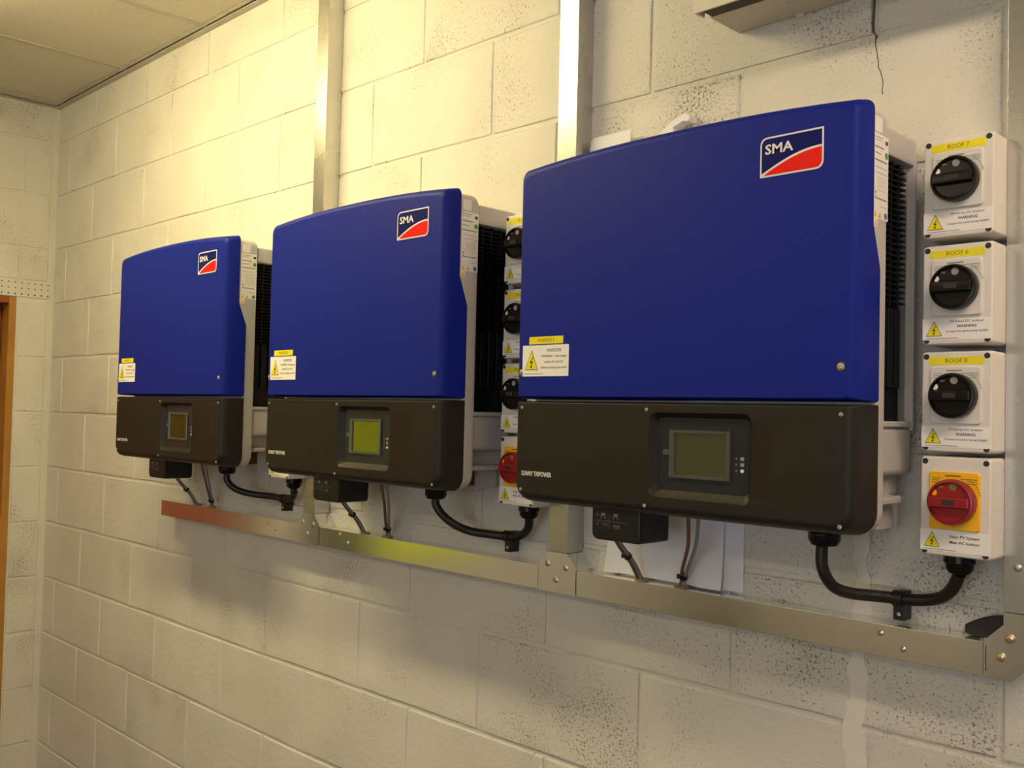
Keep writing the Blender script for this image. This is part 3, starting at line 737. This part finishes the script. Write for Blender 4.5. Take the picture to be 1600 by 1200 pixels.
for z, s, wd in zip(ISZ, ('ROOF 7', 'ROOF 6', 'ROOF 8'), ('topmost', 'second', 'third')):
    make_isolator(IX[2], z, '%s grey isolator at right, yellow strip reading %s' % (wd, s), s)
make_isolator(IX[2], 1.428, 'isolator with red knob on amber plate, fully visible at right', None, True, .1425)
for z, wd in zip(ISZ, ('topmost', 'second from top', 'third from top')):
    make_isolator(IX[1], z, 'grey black-knobbed isolator half hidden behind the nearest inverter, %s' % wd)
make_isolator(IX[1], 1.428, 'red-knobbed isolator half hidden behind the nearest inverter', None, True, .1425)
make_isolator(IX[0], 1.428, 'isolator almost wholly hidden behind the middle inverter, only its base showing', None, True, .1425)

# ------------------------------------------------------------------ steel trunking
RZ0, RZ1, TD = 1.257, 1.3065, -.050
TX = [2.006, 2.9005, 3.7735]
def channel(bm, x0, x1):
    """horizontal run: lid with small return over a box body"""
    box(bm, x0, x1, TD+.0016, -.0006, RZ0+.0008, RZ1-.0008, .0008, 1)
    return bm
def screws_front(t, pts, m, r=.0045, y=TD):
    for x, z in pts:
        bm = lathe_y(bmesh.new(), x, z, [(y+.0008, r), (y-.0006, r), (y-.0019, r*.75), (y-.0026, r*.4), (y-.0026, r*.2)], 16); link('screw', bm, m, t)
ends = [(1.1505, TX[0]-.052), (TX[0]+.052, TX[1]-.0535), (TX[1]+.0505, 3.7215)]
lab = ['galvanised steel trunking run under the far left inverter', 'galvanised steel trunking run under the middle inverter', 'galvanised steel trunking run under the nearest inverter']
sc = [[(1.805, 1.293), (1.846, 1.279)], [(2.149, 1.297), (2.186, 1.279)], [(3.571, 1.292), (3.606, 1.274)]]
for (a, b_), l, s in zip(ends, lab, sc):
    t = thing('trunking_run', l, 'trunking', (a, 0, RZ0), 'horizontal trunking')
    link('channel', B(0, b_-a, TD+.0018, -.0006, .001, RZ1-RZ0-.001, .0006, 1), M['steel'], t)
    link('trunking_lid', B(0, b_-a, TD, TD+.0016, 0, RZ1-RZ0, .0007, 2), M['steel'], t)
    link('lid_return', B(0, b_-a, TD+.0016, TD+.012, RZ1-RZ0-.0012, RZ1-RZ0-.0001), M['steel'], t)
    screws_front(t, [(x-a, z-RZ0) for x, z in s], M['screw'])
# tee fittings
for i, l in ((0, 'steel tee fitting with three screws below the far left trunking post'), (1, 'steel tee fitting with three screws beside the nearest inverter')):
    cx_ = TX[i]
    t = thing('trunking_tee', l, 'trunking', (cx_, 0, RZ0), 'trunking tee fittings')
    P = [(-.0515, 0), (.0495, 0), (.0495, .0555), (.0255, .081), (-.0255, .081), (-.0515, .0555)]
    link('fitting', S([(x*.998, z*.998+.0001) for x, z in P], -.0005, TD+.0005), M['steel'], t)
    link('cover_plate', S(P, TD, TD-.0012), M['steel'], t)
    screws_front(t, [(-.026, .056), (.023, .053), (-.003, .0255)], M['screw'], .0068, TD-.0012)
# elbow at the right
t = thing('trunking_elbow', 'steel corner fitting with brass-coloured screws at lower right', 'trunking', (3.7225, 0, RZ0))
P = [(0, 0), (.036, 0), (.054, .016), (.078, .040), (.078, .096), (.0265, .096), (.0265, .078), (.004, .0555), (0, .0555)]
link('fitting', S([(x*.998+.0001, z*.998+.0001) for x, z in P], -.0005, TD+.0005), M['steel'], t)
link('cover_plate', S(P, TD, TD-.0012), M['steel'], t)
link('joint_gap', B(.0025, .0037, TD-.0014, TD-.0008, .009, .044), M['screwhole'], t)
screws_front(t, [(.0355, .060), (.0235, .032)], M['brass'], .0068, TD-.0012)
# vertical runs
vl = ['vertical steel trunking post rising behind the middle inverter', 'vertical steel trunking post rising behind the nearest inverter, brightly reflecting', 'vertical steel trunking post at the right edge beside the isolators']
for i in range(3):
    zb = RZ0+(.0815 if i < 2 else .0965); h_ = CEIL-.005-zb
    t = thing('trunking_post', vl[i], 'trunking', (TX[i], 0, zb), 'vertical trunking')
    hw = .0253
    link('channel', B(-hw+.001, hw-.001, TD+.0018, -.0006, 0, h_, .0006, 1), M['steel_v'], t)
    link('trunking_lid', B(-hw, hw, TD, TD+.0016, 0, h_, .0007, 2), M['steel_v'], t)
    bm = bmesh.new()
    loft(bm, [[(hw-.001+d, -.027+r*math.cos(2*PI*k/10), .022+r*math.sin(2*PI*k/10)) for k in range(10)] for d, r in ((0, .004), (.001, .004), (.0016, .002))])
    link('screw', bm, M['screw'], t)
    if i == 2: screws_front(t, [(3.767-TX[2], 1.417-zb)], M['screw'], .0055)
# black cap by the elbow
bm = bmesh.new()
out = []
for k in range(25):
    u = k/24; out.append((u*.062, .004+.027*math.sin(PI*(.06+u*.47))**.8))
for k in range(25):
    u = 1-k/24; out.append((u*.062, .004-.010*math.sin(PI*(.12+u*.6))**.7))
loft(bm, [[(x, -.006, z) for x, z in out], [(x, -.009, z) for x, z in out], [(x, -.020, z) for x, z in out], [(x, -.022, z*.9) for x, z in out]])
o = link('rubber_flap', bm, M['cable_black'], None, (3.686, 0, 1.3105)); o['label'] = 'dark rubber flap tucked into the corner of the trunking at lower right'; o['category'] = 'flap'
bm = lathe_z(bmesh.new(), 0, 0, [(0, .0035), (.002, .0035), (.0035, .002)], 12)
o = link('loose_screw', bm, M['screw'], None, (3.7185, -.046, 1.3068)); o['label'] = 'tiny silver screw on the corner of the trunking beside the rubber flap'; o['category'] = 'screw'

# ------------------------------------------------------------------ papers tucked behind the nearest inverter
def sheet(name, xs, zb, zt, y, amp, label, seed, taper=0):
    rnd = random.Random(seed); nx, nz = 16, 26; x0, x1 = xs
    bm = bmesh.new(); ph = [rnd.uniform(0, 6) for _ in range(6)]
    def grid(off):
        g = []
        for j_ in range(nz+1):
            row = []
            for i in range(nx+1):
                u, v = i/nx, j_/nz; a = amp*max(0.02, 1-v*1.6)
                yy = y-a*abs(math.sin(u*7+ph[0]+v*4)*.5+math.sin(u*13+v*9+ph[1])*.3+.5*abs(math.sin(u*5+v*3+ph[2])))
                row.append(bm.verts.new((x0+(x1-x0)*u+taper*v*math.sin(v*9+ph[4]), yy+off, zb+(zt-zb)*v)))
            g.append(row)
        return g
    A, Bk = grid(-.0003), grid(.0003)
    for j_ in range(nz):
        for i in range(nx):
            bm.faces.new((A[j_][i], A[j_][i+1], A[j_+1][i+1], A[j_+1][i])); bm.faces.new((Bk[j_][i], Bk[j_+1][i], Bk[j_+1][i+1], Bk[j_][i+1]))
    for j_ in range(nz):
        for i in (0, nx): bm.faces.new((A[j_][i], A[j_+1][i], Bk[j_+1][i], Bk[j_][i]))
    for i in range(nx):
        for j_ in (0, nz): bm.faces.new((A[j_][i], A[j_][i+1], Bk[j_][i+1], Bk[j_][i]))
    o = link(name, bm, M['paper'], wn=False); o['label'] = label; o['category'] = 'paper'; o['group'] = 'papers behind the nearest inverter'
    return o
sheet('paper_sheet', (2.995, 3.262), 1.309, 1.62, -.0042, .018, 'crumpled white sheet hanging below the nearest inverter, behind its wires', 3)
sheet('paper_sheet', (3.20, 3.300), 1.309, 1.60, -.0014, .0022, 'narrow white sheet showing just right of the crumpled one', 9)
for (x0, x1, z, lab_) in ((2.936, 3.03, 2.179, 'folded white paper edge above the left corner of the nearest inverter'), ):
    bm = bmesh.new(); box(bm, x0, x1, -.016, -.0150, z-.3, z, .0003, 1); box(bm, x0+.008, x1+.01, -.0185, -.0175, z-.3, z+.0045, .0003, 1); box(bm, x0, x1, -.0175, -.016, z-.3, z-.012)
    o = link('paper_sheet', bm, M['paper']); o['label'] = lab_; o['category'] = 'paper'; o['group'] = 'papers behind the nearest inverter'
bm = bmesh.new()
prof = [(3.130, 2.10), (3.120, 2.160), (3.128, 2.173), (3.150, 2.186), (3.172, 2.1935), (3.183, 2.191), (3.188, 2.184), (3.184, 2.178), (3.172, 2.180), (3.150, 2.172), (3.150, 2.10)]
slab(bm, [(x, z-.008) for x, z in prof], -.006, -.03)
o = link('paper_curl', bm, M['paper']); o['label'] = 'curled white paper tip peeking over the top of the nearest inverter'; o['category'] = 'paper'; o['group'] = 'papers behind the nearest inverter'

# ------------------------------------------------------------------ enclosure at the top right
t = thing('wall_enclosure', 'cream metal enclosure with overhanging lid at the top of the wall', 'enclosure', (3.270, 0, 2.3205))
EW, EH = .62, .38
link('body', B(0, EW, -.094, -.0005, 0, EH, .002, 2), M['encl_body'], t)
link('lid_gap_shade', B(.004, EW-.004, -.133, -.094, .0015, EH-.004), M['lid_gap_shade'], t)  # dark block standing in for the shade inside the overhanging lid
bm = bmesh.new(); box(bm, -.004, EW+.004, -.137, -.133, -.005, EH+.004, .0012, 2)
box(bm, -.004, .0005, -.134, -.110, -.004, EH+.004); box(bm, EW+.0015, EW+.004, -.134, -.104, -.004, EH+.004); box(bm, -.004, EW+.004, -.134, -.104, EH+.0015, EH+.004)
link('enclosure_lid', bm, M['encl'], t)
for x, y in ((.020, -.031), (.124, -.058), (.40, -.058)):
    bm = lathe_z(bmesh.new(), x, y, [(.001, .0048), (-.001, .0048), (-.0016, .0028), (-.0008, .0022)], 14); link('screw', bm, M['encl'], t)
bm = bmesh.new(); box(bm, .118, .134, -.010, -.0005, -.006, .001, .001, 1)
link('fixing_lug', bm, M['encl'], t)
